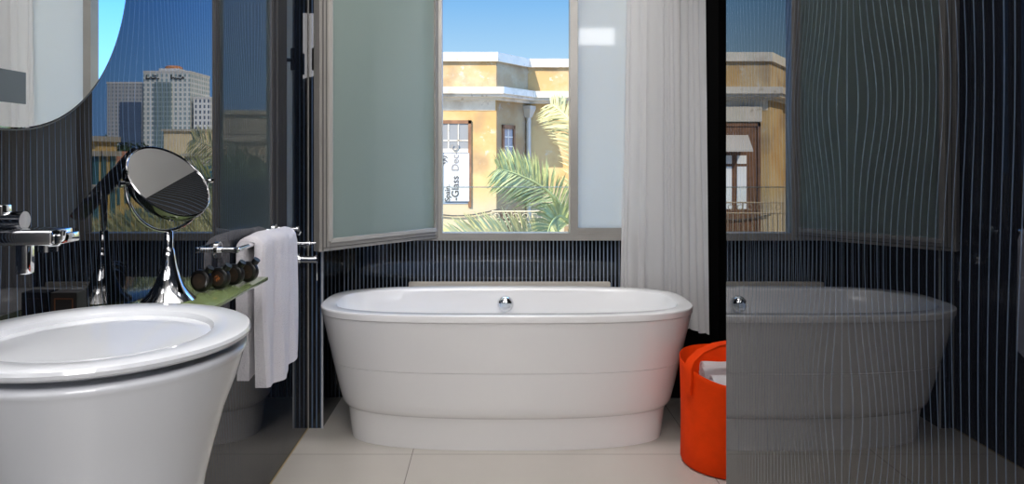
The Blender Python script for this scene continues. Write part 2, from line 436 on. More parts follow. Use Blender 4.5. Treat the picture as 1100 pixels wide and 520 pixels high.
# glass shelf
green = bpy.data.materials.new('green_glass'); green.use_nodes = True
b = green.node_tree.nodes['Principled BSDF']
b.inputs['Base Color'].default_value = (.30, .38, .17, 1); b.inputs['Roughness'].default_value = .08; b.inputs['Transmission Weight'].default_value = .45; b.inputs['IOR'].default_value = 1.3
SZ = .905
sh = obj('glass_shelf', BX(((XL + .0005, 1.402, SZ - .010), (-.640, 2.09, SZ)), bev=.0015), green, None, 30)
tag(sh, 'green tinted glass wall shelf behind the washbasin', 'shelf')

# make-up mirror
n = Vector((.70, -.335, .632)).normalized(); pv = Vector((.883, -.469, 0)).cross(Vector((0, 0, 1)))
pv = n.cross(Vector((0, 0, 1))).normalized()     # pivot axis (horizontal)
mc = Vector((-.772, 1.749, 1.187)); MR = .106
# keep the tilted disc clear of the wall
cm = thing('makeup_mirror', 'tilted round chrome makeup mirror on a trumpet foot, standing on the shelf', 'mirror', (mc.x, mc.y, SZ))
q = n.to_track_quat('Z', 'Y').to_matrix().to_4x4()
bm = lathe([(.001, -.003), (MR - .006, -.003), (MR - .005, -.001), (MR - .005, .0028), (.001, .0028)], 96)
bmesh.ops.transform(bm, matrix=Matrix.Translation(mc) @ q, verts=bm.verts[:])
o = obj('mirror_disc', bm, mat('silvered_disc', (.85, .85, .84), 0, 1), None, 30); rebase(o, cm)
bm = lathe([(.001, -.027), (MR - .03, -.0265), (MR - .006, -.023), (MR - .001, -.014), (MR + .001, -.006), (MR, .004), (MR - .0025, .0058), (MR - .0045, .004), (MR - .0042, .001), (MR - .0045, -.004), (.001, -.0045)], 96)
bmesh.ops.transform(bm, matrix=Matrix.Translation(mc) @ q, verts=bm.verts[:])
o = obj('mirror_frame', bm, mat('dark_chrome', (.30, .30, .31), .12, 1.0), None, 30); rebase(o, cm)
YR = MR + .010
pts = [mc + pv * (YR * math.cos(t)) + Vector((0, 0, YR * math.sin(t))) for t in [PI + PI * i / 28 for i in range(29)]]
o = obj('yoke', tube(pts, .0042, 10), chrome, None, 40); rebase(o, cm)
for s in (-1, 1):
    bm = merge(cyl(mc + pv * s * (MR - .002), mc + pv * s * (YR + .012), .0035, 12), cyl(mc + pv * s * (YR + .006), mc + pv * s * (YR + .016), .007, 16))
    o = obj('pivot_knob', bm, chrome, None, 40); rebase(o, cm)
zt = mc.z - YR - SZ
prof = [(.060, 0), (.061, .003), (.057, .007), (.046, .018), (.035, .034), (.026, .055), (.019, .080), (.0145, .105), (.0125, .122), (.0105, .124), (.0098, .128), (.0098, zt - .002), (.007, zt + .001)]
o = obj('foot', lathe(prof, 56, (mc.x, mc.y, SZ)), chrome, None, 45); rebase(o, cm)

# four round black flasks
blk = mat('black_gloss_plastic', (.006, .006, .006), .3, 0, 1.45)
def emblem(BR):
    m, nt, b, N, vec, s = base('bronze_print')
    r = N.m('SQRT', N.m('ADD', N.m('POWER', N.m('ABSOLUTE', s[0]), 2.0), N.m('POWER', N.m('ABSOLUTE', s[2]), 2.0)))
    k = N.m('MULTIPLY', N.step(r, .010, .006), N.step(N.noise(vec, 260, 2), .46, .56))
    nt.links.new(N.mix(k, (.028, .019, .014), BR), b.inputs['Base Color']); b.inputs['Roughness'].default_value = .45
    return m
emb = emblem((.055, .030, .018)); emb_bright = emblem((.42, .13, .035))
def flask():
    t = thing('toiletry_flask', 'x', 'bottle', group='round black flasks on the glass shelf')
    rr = .0285
    prof = [(.001, -.010), (rr - .006, -.010), (rr - .001, -.007), (rr, 0), (rr - .001, .007), (rr - .006, .010), (.001, .010)]
    bm = lathe(prof, 48); bmesh.ops.transform(bm, matrix=Matrix.Translation((0, 0, rr)) @ Matrix.Rotation(math.radians(90), 4, 'X'), verts=bm.verts[:])
    obj('flask_body', bm, blk, t, 40)
    bm = lathe([(.001, 0), (.019, 0), (.019, .0006), (.001, .0006)], 40)
    bmesh.ops.transform(bm, matrix=Matrix.Rotation(math.radians(90), 4, 'X'), verts=bm.verts[:])
    obj('emblem', bm, emb, t, 40, Matrix.Translation((0, -.0101, rr)))
    a = math.radians(52); dv = Vector((math.cos(a), 0, math.sin(a)))
    bm = merge(cyl(Vector((0, 0, rr)) + dv * (rr - .003), Vector((0, 0, rr)) + dv * (rr + .003), .0065, 20), cyl(Vector((0, 0, rr)) + dv * (rr + .0025), Vector((0, 0, rr)) + dv * (rr + .015), .0095, 20))
    obj('cap', bm, blk, t, 40)
    return t
fl = [((-.738, 1.86), 'round black flask nearest the foot of the makeup mirror'), ((-.707, 1.90), 'second round black flask from the makeup mirror, its bronze print brightest'),
      ((-.690, 1.957), 'third round black flask from the makeup mirror'), ((-.668, 2.005), 'round black flask at the far corner of the shelf, closest to the hanging towel')]
f0 = None
for (x, y), lab in fl:
    if f0 is None: f0 = t = flask()
    else:
        t = f0.copy(); C.objects.link(t)
        for ch in f0.children:
            c = ch.copy(); C.objects.link(c); c.parent = t
            if c.name.startswith('emblem') and 'second' in lab:
                c.data = c.data.copy(); c.data.materials[0] = emb_bright
    t.location = (x, y, SZ); t.rotation_euler = (0, 0, math.radians(-14)); t['label'] = lab

# small black box with gold outline
bx = thing('amenity_box', 'small black box with a thin gold outline standing on the shelf near the washbasin', 'box', (-.8165, 1.425, SZ))
o = obj('carton', BX(((-.8465, 1.405, SZ + .0003), (-.796, 1.440, SZ + .083)), bev=.001), mat('black_card', (.008, .007, .007), .5)); rebase(o, bx)
g = []
x0, x1, z0, z1 = -.839, -.803, SZ + .01, SZ + .072
for a, b_ in (((x0, z0), (x1, z0 + .002)), ((x0, z1 - .002), (x1, z1)), ((x0, z0), (x0 + .002, z1)), ((x1 - .002, z0), (x1, z1))):
    g.append(((a[0], 1.4042, a[1]), (b_[0], 1.405, b_[1])))
o = obj('gold_outline', BX(*g), mat('copper_print', (.10, .035, .012), .5)); rebase(o, bx)

# ------------------------------------------------------------------ towel rail and towel
RX, RZ = -.789, .958
rail = thing('towel_rail', 'chrome towel rail on the striped wall beyond the glass shelf', 'towel rail', (XL, 2.267, RZ))
bm = merge(tube([(XL + .0005, 2.267, RZ), (RX - .006, 2.267, RZ)], .0085, 16), BX(((RX - .009, 2.2585, RZ - .0085), (RX + .0085, 2.2755, RZ + .0085)), bev=.003), tube([(RX, 2.272, RZ), (RX, 2.86, RZ)], .0085, 16),
           tube([(XL + .0005, 2.853, RZ), (RX, 2.853, RZ)], .0085, 16))
o = obj('bar', bm, chrome, None, 40); rebase(o, rail)
for y in (2.267, 2.853):
    o = obj('flange', cyl((XL + .0004, y, RZ), (XL + .006, y, RZ), .026, 32), chrome, None, 40); rebase(o, rail)
def towel():
    rings = []; NYY = 44
    for k in range(NYY + 1):
        t = k / NYY; y = 2.405 + t * .425
        e = min(1, 6 * t, 6 * (1 - t)) ; e = .72 + .28 * math.sin(e * PI / 2)
        zb = .512 + .006 * math.sin(9 * t); zf = .478 + .012 * math.sin(7 * t + 2) - .012 * t + (.03 * max(0, t - .8) * 5)
        ztop = .984 + .006 * math.sin(5 * t) + (-.012 if k in (0, NYY) else 0)
        fr = RX + .040 * e + .006 * math.sin(13 * t + .6)          # outer face
        ba = -.843
        sec = []
        NS = 16
        for i in range(NS + 1):                   # up the wall side
            u = i / NS; sec.append((ba + .004 * math.sin(5 * u + 4 * t) * (1 - u) + .004, zb + (ztop - .04 - zb) * u))
        for i in range(1, 8):                     # over the bar
            a = PI - PI * i / 8; cx = (ba + fr) / 2; sec.append((cx + (fr - ba) / 2 * math.cos(a), ztop - .04 + .04 * math.sin(a)))
        for i in range(NS + 1):                   # down the room side, with soft folds
            u = i / NS; w = .016 * u * math.sin(15 * t + 2.2 * u + 5.2) + .006 * math.sin(31 * t + 1)
            sec.append((min(fr + w * .55 + .004 * u, fr + .02), ztop - .04 + (zf - ztop + .04) * u))
        for i in range(NS, -1, -1):               # inside, back up
            u = i / NS; w = .016 * u * math.sin(15 * t + 2.2 * u + 5.2)
            if u > .12: sec.append((RX + .0095, ztop - .04 + (zf - ztop + .04) * u))
        sec.append((RX + .0095, RZ + .006)); sec.append((RX, RZ + .0095)); sec.append((RX - .0095, RZ + .006))
        for i in range(NS, -1, -1):
            u = i / NS
            if u < .88: sec.append((RX - .0105, zb + (ztop - .04 - zb) * u))
        rings.append([Vector((x, y + .01 * math.sin(z * 6), z)) for x, z in sec])
    return loft(rings)
tag(obj('bath_towel', towel(), mat('white_terry_towel', (.66, .64, .68), .92, bump=.55, bscale=220, sheen=.3), None, 50), 'white bath towel hanging folded over the chrome towel rail', 'towel')

# bath valves on the left wall before the step
va = thing('bath_mixer', 'chrome bath valve with two stems on the left wall beside the tub', 'tap', (XL, 3.2, .83))
bm = merge(cyl((XL - .002, 3.2, .797), (-.775, 3.2, .797), .0155), cyl((-.775, 3.2, .797), (-.766, 3.2, .797), .0185), cyl((XL - .002, 3.2, .797), (XL + .008, 3.2, .797), .028))
o = obj('valve', bm, chrome, None, 40); rebase(o, va)
o = obj('lever', BX(((-.772, 3.195, .705), (-.765, 3.205, .785)), bev=.002), chrome, None, 30); rebase(o, va)
bm = merge(cyl((XL - .002, 3.2, .868), (-.774, 3.2, .868), .0065), cyl((-.808, 3.2, .868), (-.800, 3.2, .868), .011), cyl((-.776, 3.2, .868), (-.771, 3.2, .868), .010))
o = obj('diverter_stem', bm, chrome, None, 40); rebase(o, va)
hk = obj('robe_hook', merge(cyl((XL - .002, 3.05, .945), (-.815, 3.05, .945), .006), cyl((-.815, 3.05, .945), (-.808, 3.05, .945), .012), tube([(-.83, 3.05, .943), (-.822, 3.05, .925), (-.806, 3.05, .922), (-.80, 3.05, .935)], .004, 8)), chrome, None, 40)
tag(hk, 'small chrome hook on the left wall above the bath valve', 'hook')

# ================================================================== OUTDOORS
GZ = -6.0
def plaster(name, a, b_, c_, sc=.8, dirt=.5, low=None):
    m, nt, b, N, vec, s = base(name)
    n1 = N.noise(vec, sc, 6, .6); n2 = N.noise(vec, sc * 2.7, 8, .65); n3 = N.noise(vec, sc * .6 + .4, 4)
    c = N.mix(N.step(n1, .42, .58), a, b_)
    c = N.mix(N.step(n2, .60, .67), c, c_)
    c = N.mix(N.m('MULTIPLY', N.step(n3, .52, .72), dirt), c, (.22, .15, .09))
    if low: c = N.mix(N.m('MULTIPLY', N.step(N.m('ADD', s[2], N.m('MULTIPLY', n1, 1.6)), 1.15, .55), .75), c, low)
    nt.links.new(c, b.inputs['Base Color']); b.inputs['Roughness'].default_value = .9
    return m
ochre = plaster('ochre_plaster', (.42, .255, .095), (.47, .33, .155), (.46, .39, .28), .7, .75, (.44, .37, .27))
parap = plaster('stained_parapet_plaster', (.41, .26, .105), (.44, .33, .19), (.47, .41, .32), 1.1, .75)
stone = plaster('bleached_stone', (.50, .46, .38), (.56, .50, .42), (.36, .30, .22), 1.6, .45)
brownw = mat('weathered_brown_wood', (.16, .075, .035), .7, var=.3, vscale=5)
whitew = mat('white_painted_panel', (.86, .86, .84), .6)
ironm = mat('old_iron', (.34, .25, .16), .6, .2)
glassd = mat('dusty_window_glass', (.22, .23, .25), .25)

FY0, FY1 = 22.0, 23.5
hb = thing('stucco_building', 'old ochre stucco house with peeling plaster and bay corner across the street', 'building', (-3, 23, GZ))
foot = [(-7.0, FY0), (.083, FY0), (1.10, FY1), (4.2, FY1), (4.2, 30), (-12, 30), (-12, FY1), (-8.0, FY1)]
def offs(d):
    out = []
    n_ = len(foot)
    for i in range(n_):
        p0, p1, p2 = Vector(foot[i - 1]), Vector(foot[i]), Vector(foot[(i + 1) % n_])
        a = (p1 - p0).normalized(); b_ = (p2 - p1).normalized()
        na = Vector((a.y, -a.x)); nb = Vector((b_.y, -b_.x)); bi = (na + nb).normalized()
        q = p1 + bi * d / max(.3, bi.dot(na)); out.append((q.x, q.y))
    return out
def hpart(name, bm, m, parent=hb, sm=None):
    o = obj(name, bm, m, None, sm); rebase(o, hb); 
    if parent is not hb:
        o.parent = parent; o.matrix_parent_inverse = parent.matrix_basis.inverted() if False else Matrix.Identity(4)
        # parts of hb carry world-space meshes, so a sub-part needs no further offset
    return o
hpart('wall', prism(foot, GZ, 2.98), ochre)
hpart('parapet', prism(foot, 3.25, 4.08), parap)
hpart('parapet_coping', prism(offs(.10), 4.06, 4.33), stone)
bm = merge(prism(offs(.10), 2.90, 2.99), prism(offs(.34), 2.985, 3.08), prism(offs(.42), 3.07, 3.27))
hpart('cornice', bm, stone)
hpart('frieze_band', BX(((-6.95, FY0 - .02, 2.60), (.06, FY0 - .003, 2.90))), plaster('grey_band', (.55, .47, .36), (.62, .55, .44), (.45, .38, .30), 2))
hpart('door_lintel', BX(((-6.75, FY0 - .10, 2.25), (-5.2, FY0 - .003, 2.72)), bev=.02), stone)
def opening(x0, x1, z0, z1, y=FY0):
    fr = hpart('door_frame', BX(((x0, y - .05, z0), (x0 + .09, y - .003, z1)), ((x1 - .09, y - .05, z0), (x1, y - .003, z1)), ((x0, y - .05, z1 - .10), (x1, y - .003, z1))), brownw)
    return fr
# left balcony door, seen in the mirror-black partition
opening(-6.72, -5.1, -1.2, 2.22)
hpart('door_leaf', BX(((-6.63, FY0 - .02, -1.2), (-5.19, FY0 - .003, 2.12))), brownw)
for a, b_ in ((-6.30, -6.02), (-5.86, -5.55)):
    hpart('shutter_panel', BX(((a, FY0 - .035, -.35), (b_, FY0 - .02, .92)), ((a, FY0 - .035, 1.0), (b_, FY0 - .02, 1.25))), whitew)
hpart('awning', loft([[Vector((x, FY0 - .03, 1.86)), Vector((x, FY0 - .45, 1.42)), Vector((x, FY0 - .47, 1.36)), Vector((x, FY0 - .03, 1.72))] for x in (-6.35, -5.25)]), mat('grey_awning', (.42, .38, .33), .8))
# door behind the banner, seen straight through the window
opening(-2.05, -.66, -.30, 2.30)
hpart('transom_glass', BX(((-1.96, FY0 - .02, 1.45), (-.75, FY0 - .003, 2.20))), mat('lit_transom', (.20, .20, .20), .4))
bm = BX(*[((x, FY0 - .035, 1.45), (x + .035, FY0 - .02, 2.2)) for x in (-1.66, -1.36, -1.06)], ((-1.96, FY0 - .035, 1.68), (-.75, FY0 - .02, 1.71)), ((-1.96, FY0 - .04, 1.34), (-.75, FY0 - .015, 1.45)))
hpart('transom_bars', bm, stone)
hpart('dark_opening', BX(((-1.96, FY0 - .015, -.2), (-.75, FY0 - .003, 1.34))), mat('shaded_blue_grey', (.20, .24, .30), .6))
ban = hpart('banner', BX(((-1.47, FY0 - .06, -.12), (-.72, FY0 - .045, 1.32))), mat('white_banner', (.42, .42, .42), .8, spec=.1))
def text(body, size, loc, col, rot=0, parent=None):
    cu = bpy.data.curves.new('t', 'FONT'); cu.body = body; cu.size = size; cu.extrude = .004; cu.offset = .002
    o = bpy.data.objects.new('t', cu); C.objects.link(o)
    bpy.context.view_layer.update()
    me = bpy.data.meshes.new_from_object(o.evaluated_get(bpy.context.evaluated_depsgraph_get()))
    bpy.data.objects.remove(o); bpy.data.curves.remove(cu)
    me.transform(Matrix.Translation(loc) @ Matrix.Rotation(math.radians(90), 4, 'X') @ Matrix.Rotation(rot, 4, 'Z'))
    me.materials.clear(); me.materials.append(col)
    r = bpy.data.objects.new('lettering', me); C.objects.link(r)
    r.parent = parent; return r
ink = mat('grey_ink', (.06, .058, .055), .8, spec=.1); ink2 = mat('pale_ink', (.20, .19, .18), .8, spec=.1)
text('-Glass', .30, (-1.04, FY0 - .066, -.10), ink, PI / 2, ban)
text('Dec-C', .30, (-1.04, FY0 - .066, .78), ink2, PI / 2, ban)
text('Spain.', .22, (-1.30, FY0 - .066, -.12), ink, PI / 2, ban)
bm = merge(*[tube([(-1.48 + .1 * math.cos(a) * k, FY0 - .066, 1.05 + i * .12 + .07 * math.sin(a) * k) for a, k in [(j * .5, 1 - j * .05) for j in range(14)]], .014, 6) for i in range(2)])
o = obj('scroll_ornament', bm, ink); o.parent = ban
# small window on the angled face: built in the face's own axes
e1 = (Vector((1.10, FY1)) - Vector((.083, FY0))); EL = e1.length; e1.normalize(); en = Vector((e1.y, -e1.x))
FM = Matrix(((e1.x, -en.x, 0, .083), (e1.y, -en.y, 0, FY0), (0, 0, 1, 0), (0, 0, 0, 1)))
def face(name, bm, m):
    bmesh.ops.transform(bm, matrix=FM, verts=bm.verts[:]); return hpart(name, bm, m)
a0, a1 = .28, .98
face('painted_shade_wall', BX(((.02, -.012, -1.15), (EL - .02, -.002, 2.88))), plaster('painted_shade_plaster', (.27, .17, .075), (.30, .22, .12), (.30, .26, .20), .8, .8))  # thin darker slab over the angled face, shade painted into its plaster colour
face('painted_shade_parapet', BX(((.02, -.012, 3.28), (EL - .02, -.002, 4.05))), plaster('painted_shade_parapet_plaster', (.26, .19, .10), (.30, .24, .15), (.20, .17, .13), 1.2, .9))  # parapet slab darkened the same way, shade put into the colour
face('window_surround', BX(((a0, -.06, .75), (a0 + .10, -.004, 2.18)), ((a1 - .10, -.06, .75), (a1, -.003, 2.18)), ((a0, -.06, 2.06), (a1, -.003, 2.18)), ((a0 - .05, -.10, 1.02), (a1 + .05, -.003, 1.12))), brownw)
face('window_glass', BX(((a0 + .1, -.02, 1.12), (a1 - .1, -.004, 2.06))), glassd)
face('window_bars', BX(((a0 + .32, -.035, 1.12), (a0 + .36, -.02, 2.06)), ((a0 + .1, -.035, 1.5), (a1 - .1, -.02, 1.54)), ((a0 + .1, -.035, 1.8), (a1 - .1, -.02, 1.83))), stone)
face('downpipe', cyl((EL - .12, -.10, GZ), (EL - .12, -.10, 2.6), .075, 12), mat('pale_pipe', (.40, .37, .32), .6))
face('pipe_hopper', loft([[Vector((EL - .12 + r * c, -.10 + r * s, z)) for c, s in ((-1, -1), (1, -1), (1, 1), (-1, 1))] for r, z in ((.08, 2.45), (.17, 2.72), (.17, 2.82))]), mat('pale_pipe', (.40, .37, .32), .6))
# iron balcony railings: rails, bars and scrolls
def railing(x0, x1, y, z0, z1, m):
    bms = [cyl((x0, y, z), (x1, y, z), .022, 8) for z in (z0, z1, z1 - .30)]
    k = int((x1 - x0) / .14)
    for i in range(k + 1):
        x = x0 + (x1 - x0) * i / k; bms.append(cyl((x, y, z0), (x, y, z1 if i % 4 == 0 else z1 - .30), .014, 6))
    for i in range(int((x1 - x0) / .55)):
        cx = x0 + .28 + i * .55
        for s in (-1, 1):
            bms.append(tube([(cx + s * (.05 + .13 * (1 - j / 14) * (1 - math.cos(j * .55))), y, z1 - .15 + .11 * math.sin(j * .55) * (1 - j / 18)) for j in range(14)], .012, 5))
    return merge(*bms)
hpart('balcony_slab', BX(((-7.6, FY0 - 1.0, -1.35), (-4.3, FY0 - .003, -1.18)), bev=.02), stone)
hpart('balcony_railing', railing(-7.6, -4.3, FY0 - .95, -1.12, -.10, ironm), ironm)
hpart('balcony_slab', BX(((-.1, FY0 - .9, -1.35), (2.9, FY0 - .05, -1.18)), bev=.02), stone)
hpart('balcony_railing', railing(-.05, 2.85, FY0 - .85, -1.12, -.36, ironm), mat('bleached_iron', (.46, .38, .26), .7))
face('shaded_doorway', BX(((.2, -.02, -1.18), (1.1, -.003, -.45))), brownw)
# cable sagging along the facade
pts = [(-7 + 7.2 * i / 20, FY0 - .08, -.52 - .18 * math.sin(PI * ((i / 20 * 3) % 1)) + (.18 * (i / 20))) for i in range(21)]
hpart('cable', tube(pts, .022, 6), mat('black_cable', (.05, .045, .04), .7))

# glass balustrade just outside the window
gl = bpy.data.materials.new('clear_balustrade_glass'); gl.use_nodes = True
nt = gl.node_tree; out = nt.nodes['Material Output']; nt.nodes.remove(nt.nodes['Principled BSDF'])
tr = nt.nodes.new('ShaderNodeBsdfTransparent'); tr.inputs[0].default_value = (.94, .96, .95, 1)
gg = nt.nodes.new('ShaderNodeBsdfGlossy'); gg.inputs['Roughness'].default_value = 0
fr = nt.nodes.new('ShaderNodeFresnel'); fr.inputs[0].default_value = 1.25
mx = nt.nodes.new('ShaderNodeMixShader')
for a, b_ in ((fr.outputs[0], mx.inputs[0]), (tr.outputs[0], mx.inputs[1]), (gg.outputs[0], mx.inputs[2]), (mx.outputs[0], out.inputs[0])): nt.links.new(a, b_)
bal = thing('glass_balustrade', 'clear glass balustrade panel just outside the open window', 'balustrade', (0, 4.4, .4))
o = obj('glass_panel', BX(((-1.2, 4.40, .40), (1.8, 4.408, 1.058))), gl); rebase(o, bal)
o = obj('top_edge', BX(((-1.2, 4.399, 1.058), (1.8, 4.409, 1.063))), mat('green_glass_edge', (.38, .44, .40), .3)); rebase(o, bal)
struct('ledge_outside', BX(((-1.6, YB + .12, .25), (2.2, 4.5, .40))), stone)

# palm tree
gm = mat('palm_leaf', (.29, .31, .13), .55, var=.35, vscale=3)
gm2 = mat('palm_leaf_dry', (.45, .42, .21), .6, var=.25, vscale=3)
def frond(pts, L, seed, n=70, droop=.25, flat=None):
    rnd = random.Random(seed); pts = [Vector(p) for p in pts]
    # smooth the polyline
    def at(t):
        k = t * (len(pts) - 1); i = min(int(k), len(pts) - 2); u = k - i
        p0, p1, p2, p3 = pts[max(0, i - 1)], pts[i], pts[i + 1], pts[min(len(pts) - 1, i + 2)]
        return .5 * ((2 * p1) + (p2 - p0) * u + (2 * p0 - 5 * p1 + 4 * p2 - p3) * u * u + (3 * p1 - p0 - 3 * p2 + p3) * u ** 3)
    bm = tube([at(i / 24) for i in range(25)], [.022 * (1 - .85 * i / 24) for i in range(25)], 6)
    for k in range(n):
        t = .10 + .90 * k / (n - 1); p = at(t); d = (at(min(1, t + .02)) - at(max(0, t - .02))).normalized()
        up = Vector((0, 0, 1)) if flat is None else Vector(flat)
        s = d.cross(Vector((0, -1, 0))).normalized() if flat is None else d.cross(Vector(flat)).normalized()
        for sg in (-1, 1):
            ll = L * (.55 + .45 * math.sin(PI * min(1, t * 1.02 + .05)) ** .6) * rnd.uniform(.85, 1.1) * (1 if t < .95 else .7)
            v = (d * rnd.uniform(.55, .85) + s * sg * rnd.uniform(.75, 1.0) + Vector((0, rnd.uniform(-.35, .35), 0))).normalized()
            w = .0095 * rnd.uniform(.8, 1.2); side_ = v.cross(Vector((rnd.uniform(-.4, .4), -1, rnd.uniform(-.4, .4)))).normalized() * w
            a = p; m1 = p + v * ll * .5 + Vector((0, 0, -droop * .10 * ll)); e = p + v * ll + Vector((0, 0, -droop * ll * .6))
            f_ = [bm.verts.new(q) for q in (a - side_ * .4, a + side_ * .4, m1 + side_, e, m1 - side_)]
            bm.faces.new(f_)
    return bm
PY = 8.0
palm = thing('palm_tree', 'feathery palm tree standing between the window and the ochre house', 'palm tree', (PX(618, PY), PY, GZ))
cr = P(618, 243, PY)
o = obj('trunk', tube([(cr.x + .1, PY, GZ), (cr.x + .05, PY, -3), (cr.x, PY, -.5), cr], [.24, .2, .17, .12], 14), mat('palm_bark', (.20, .14, .09), .9, bump=1, bscale=20)); rebase(o, palm)
def fr_(seed, L, pp, m=gm, n=46, droop=.25):
    o = obj('frond', frond([P(px, py, y) for px, py, y in pp], L, seed, int(n * 1.6), droop), m); rebase(o, palm)
fr_(1, .40, [(614, 240, 8), (598, 215, 7.9), (578, 198, 7.8), (555, 187, 7.7), (535, 181, 7.6)], gm, 52)
fr_(2, .38, [(622, 240, 8), (628, 190, 8.1), (622, 150, 8.2), (608, 125, 8.3), (592, 112, 8.4)], gm2, 50)
fr_(3, .30, [(612, 262, 7.8), (580, 254, 7.5), (545, 250, 7.2), (510, 251, 7.0), (478, 256, 6.9)], gm2, 60, .1)
fr_(4, .34, [(614, 242, 8), (602, 232, 7.6), (592, 240, 7.2), (585, 262, 6.9)], gm, 40, .4)
fr_(5, .40, [(620, 240, 8), (650, 205, 8), (690, 190, 7.9), (730, 200, 7.8)], gm, 48)
fr_(6, .40, [(620, 242, 8), (655, 235, 7.8), (695, 240, 7.6), (740, 262, 7.5)], gm2, 48)
fr_(7, .40, [(620, 240, 8), (640, 200, 8.3), (665, 165, 8.6), (700, 150, 8.8)], gm2, 48)
fr_(8, .36, [(622, 246, 8), (660, 252, 7.4), (705, 255, 7.0), (750, 252, 6.8)], gm2, 54, .1)
fr_(9, .36, [(622, 246, 8), (690, 246, 8.2), (750, 244, 8.3), (800, 248, 8.4)], gm2, 54, .1)

# trees
def leafball(c, r, nleaf, leaf, seed, squash=1.0):
    rnd = random.Random(seed); bm = bmesh.new(); c = Vector(c)
    for _ in range(nleaf):
        d = Vector((rnd.gauss(0, 1), rnd.gauss(0, 1), rnd.gauss(0, 1))).normalized()
        k = 1 + .35 * noise.noise(d * 2.2 + Vector((seed, 0, 0)))
        p = c + Vector((d.x, d.y, d.z * squash)) * r * k * rnd.uniform(.55, 1) 
        a = Vector((rnd.gauss(0, 1), rnd.gauss(0, 1), rnd.gauss(0, 1))).normalized() * leaf; b_ = a.cross(d + Vector((.1, .2, .3))).normalized() * leaf * .5
        bm.faces.new([bm.verts.new(q) for q in (p - a, p + b_, p + a, p - b_)])
    return bm
leafm = [mat('dark_leaves', (.045, .085, .03), .7, var=.4, vscale=1.5), mat('mid_leaves', (.10, .15, .05), .7, var=.4, vscale=1.5)]
barkm = mat('tree_bark', (.12, .09, .06), .9)
def tree(x, y, top, r, lab, seed, mi=0):
    t = thing('leafy_tree', lab, 'tree', (x, y, GZ), group='street trees beyond the window')
    o = obj('crown', leafball((x, y, top - r), r, 3600, r * .085, seed, 1.05), leafm[mi]); rebase(o, t)
    o = obj('trunk', tube([(x, y, GZ), (x + .1, y, (GZ + top - r) / 2), (x, y, top - r)], [.28, .22, .12], 10), barkm); rebase(o, t)

def RX_(p, Y): return -1.698 + (VX - p) / F * Y      # where the left wall's mirror image looks
# towers
def tower_mat(name, wall_c, win_c, pw, ph, fw_, fh_):
    m, nt, b, N, vec, s = base(name)
    u = N.m('FRACT', N.m('ADD', N.m('DIVIDE', N.m('ADD', s[0], s[1]), pw), 100.0)); v = N.m('FRACT', N.m('ADD', N.m('DIVIDE', s[2], ph), 100.0))
    k = N.m('MULTIPLY', N.step(u, 1 - fw_ - .02, 1 - fw_ + .02), N.step(v, 1 - fh_ - .02, 1 - fh_ + .02))
    nn = N.noise(vec, .35, 2)
    w = N.mix(nn, win_c, tuple(min(1, c * 1.7) for c in win_c))
    nt.links.new(N.mix(k, wall_c, w), b.inputs['Base Color']); b.inputs['Roughness'].default_value = .6
    return m
TYY = 200.0
def tower(name, lab, p0, p1, ytop, m, extra=None, Y=TYY, dep=14):
    x1, x0 = RX_(p0, Y), RX_(p1, Y); zt_ = PZ(ytop, Y)
    t = thing(name, lab, 'tower', ((x0 + x1) / 2, Y + dep / 2, GZ))
    o = obj('facade', BX(((x0, Y, GZ), (x1, Y + dep, zt_))), m); rebase(o, t)
    o = obj('roof_edge', BX(((x0 - .1, Y - .1, zt_), (x1 + .1, Y + dep, zt_ + .5))), mat('pale_concrete', (.72, .70, .68), .8)); rebase(o, t)
    return t, x0, x1, zt_
t, x0, x1, zt_ = tower('office_tower', 'lower grey office tower with a blue glass corner, left of the tallest tower', 115, 152, 90, tower_mat('grey_grid', (.52, .53, .55), (.20, .23, .27), .95, 1.05, .6, .55))
o = obj('glass_corner', BX(((x0 - .05, TYY - .6, GZ), (x0 + 5.6, TYY - .05, zt_ - 5))), tower_mat('blue_curtain_wall', (.10, .15, .24), (.06, .10, .18), 1.0, .8, .85, .8)); rebase(o, t)
t, x0, x1, zt_ = tower('hotel_tower', 'tallest pale hotel tower with an orange rooftop box, seen reflected in the left wall', 154, 204, 78, tower_mat('pale_grid', (.80, .80, .78), (.22, .30, .32), 1.25, 1.3, .5, .6))
o = obj('glass_bay', BX(((x1 - 7.6, TYY - .5, GZ), (x1 - 3.2, TYY - .02, zt_ - 2.6))), tower_mat('teal_bay', (.30, .38, .40), (.12, .18, .20), .7, 1.3, .7, .7)); rebase(o, t)
o = obj('roof_box', lathe([(2.3, 0), (2.3, 1.7), (1.6, 2.0), (.1, 2.1)], 20, (x0 + 7, TYY + 6, zt_ + .5)), mat('orange_drum', (.62, .25, .10), .8)); rebase(o, t)
o = obj('plant_room', BX(((x0 + 4.2, TYY + 3, zt_ + .5), (x0 + 9.8, TYY + 10, zt_ + 1.5))), mat('pale_concrete', (.72, .70, .68), .8)); rebase(o, t)
def squiggle(xc, z, w, seed):
    r = random.Random(seed); pts = [(xc - w / 2 + w * i / 11, TYY - .25, z + r.uniform(-.25, .5) * (i % 2)) for i in range(12)]
    return merge(tube(pts, .16, 6), cyl((xc + w * .46, TYY - .25, z - .1), (xc + w * .46, TYY - .25, z + 1.0), .13, 6), cyl((xc - w * .3, TYY - .25, z + .7), (xc - w * .05, TYY - .25, z + .85), .13, 6))
for xc in (x0 + 3.3, x1 - 2.6):
    o = obj('roof_sign', squiggle(xc, zt_ - 1.6, 3.6, int(xc)), mat('black_sign', (.02, .02, .02), .6)); rebase(o, t)
tower('apartment_tower', 'narrow white tower right of the tallest tower in the reflection', 208, 226, 106, tower_mat('white_grid', (.85, .85, .84), (.10, .12, .16), 1.15, 1.5, .45, .6))
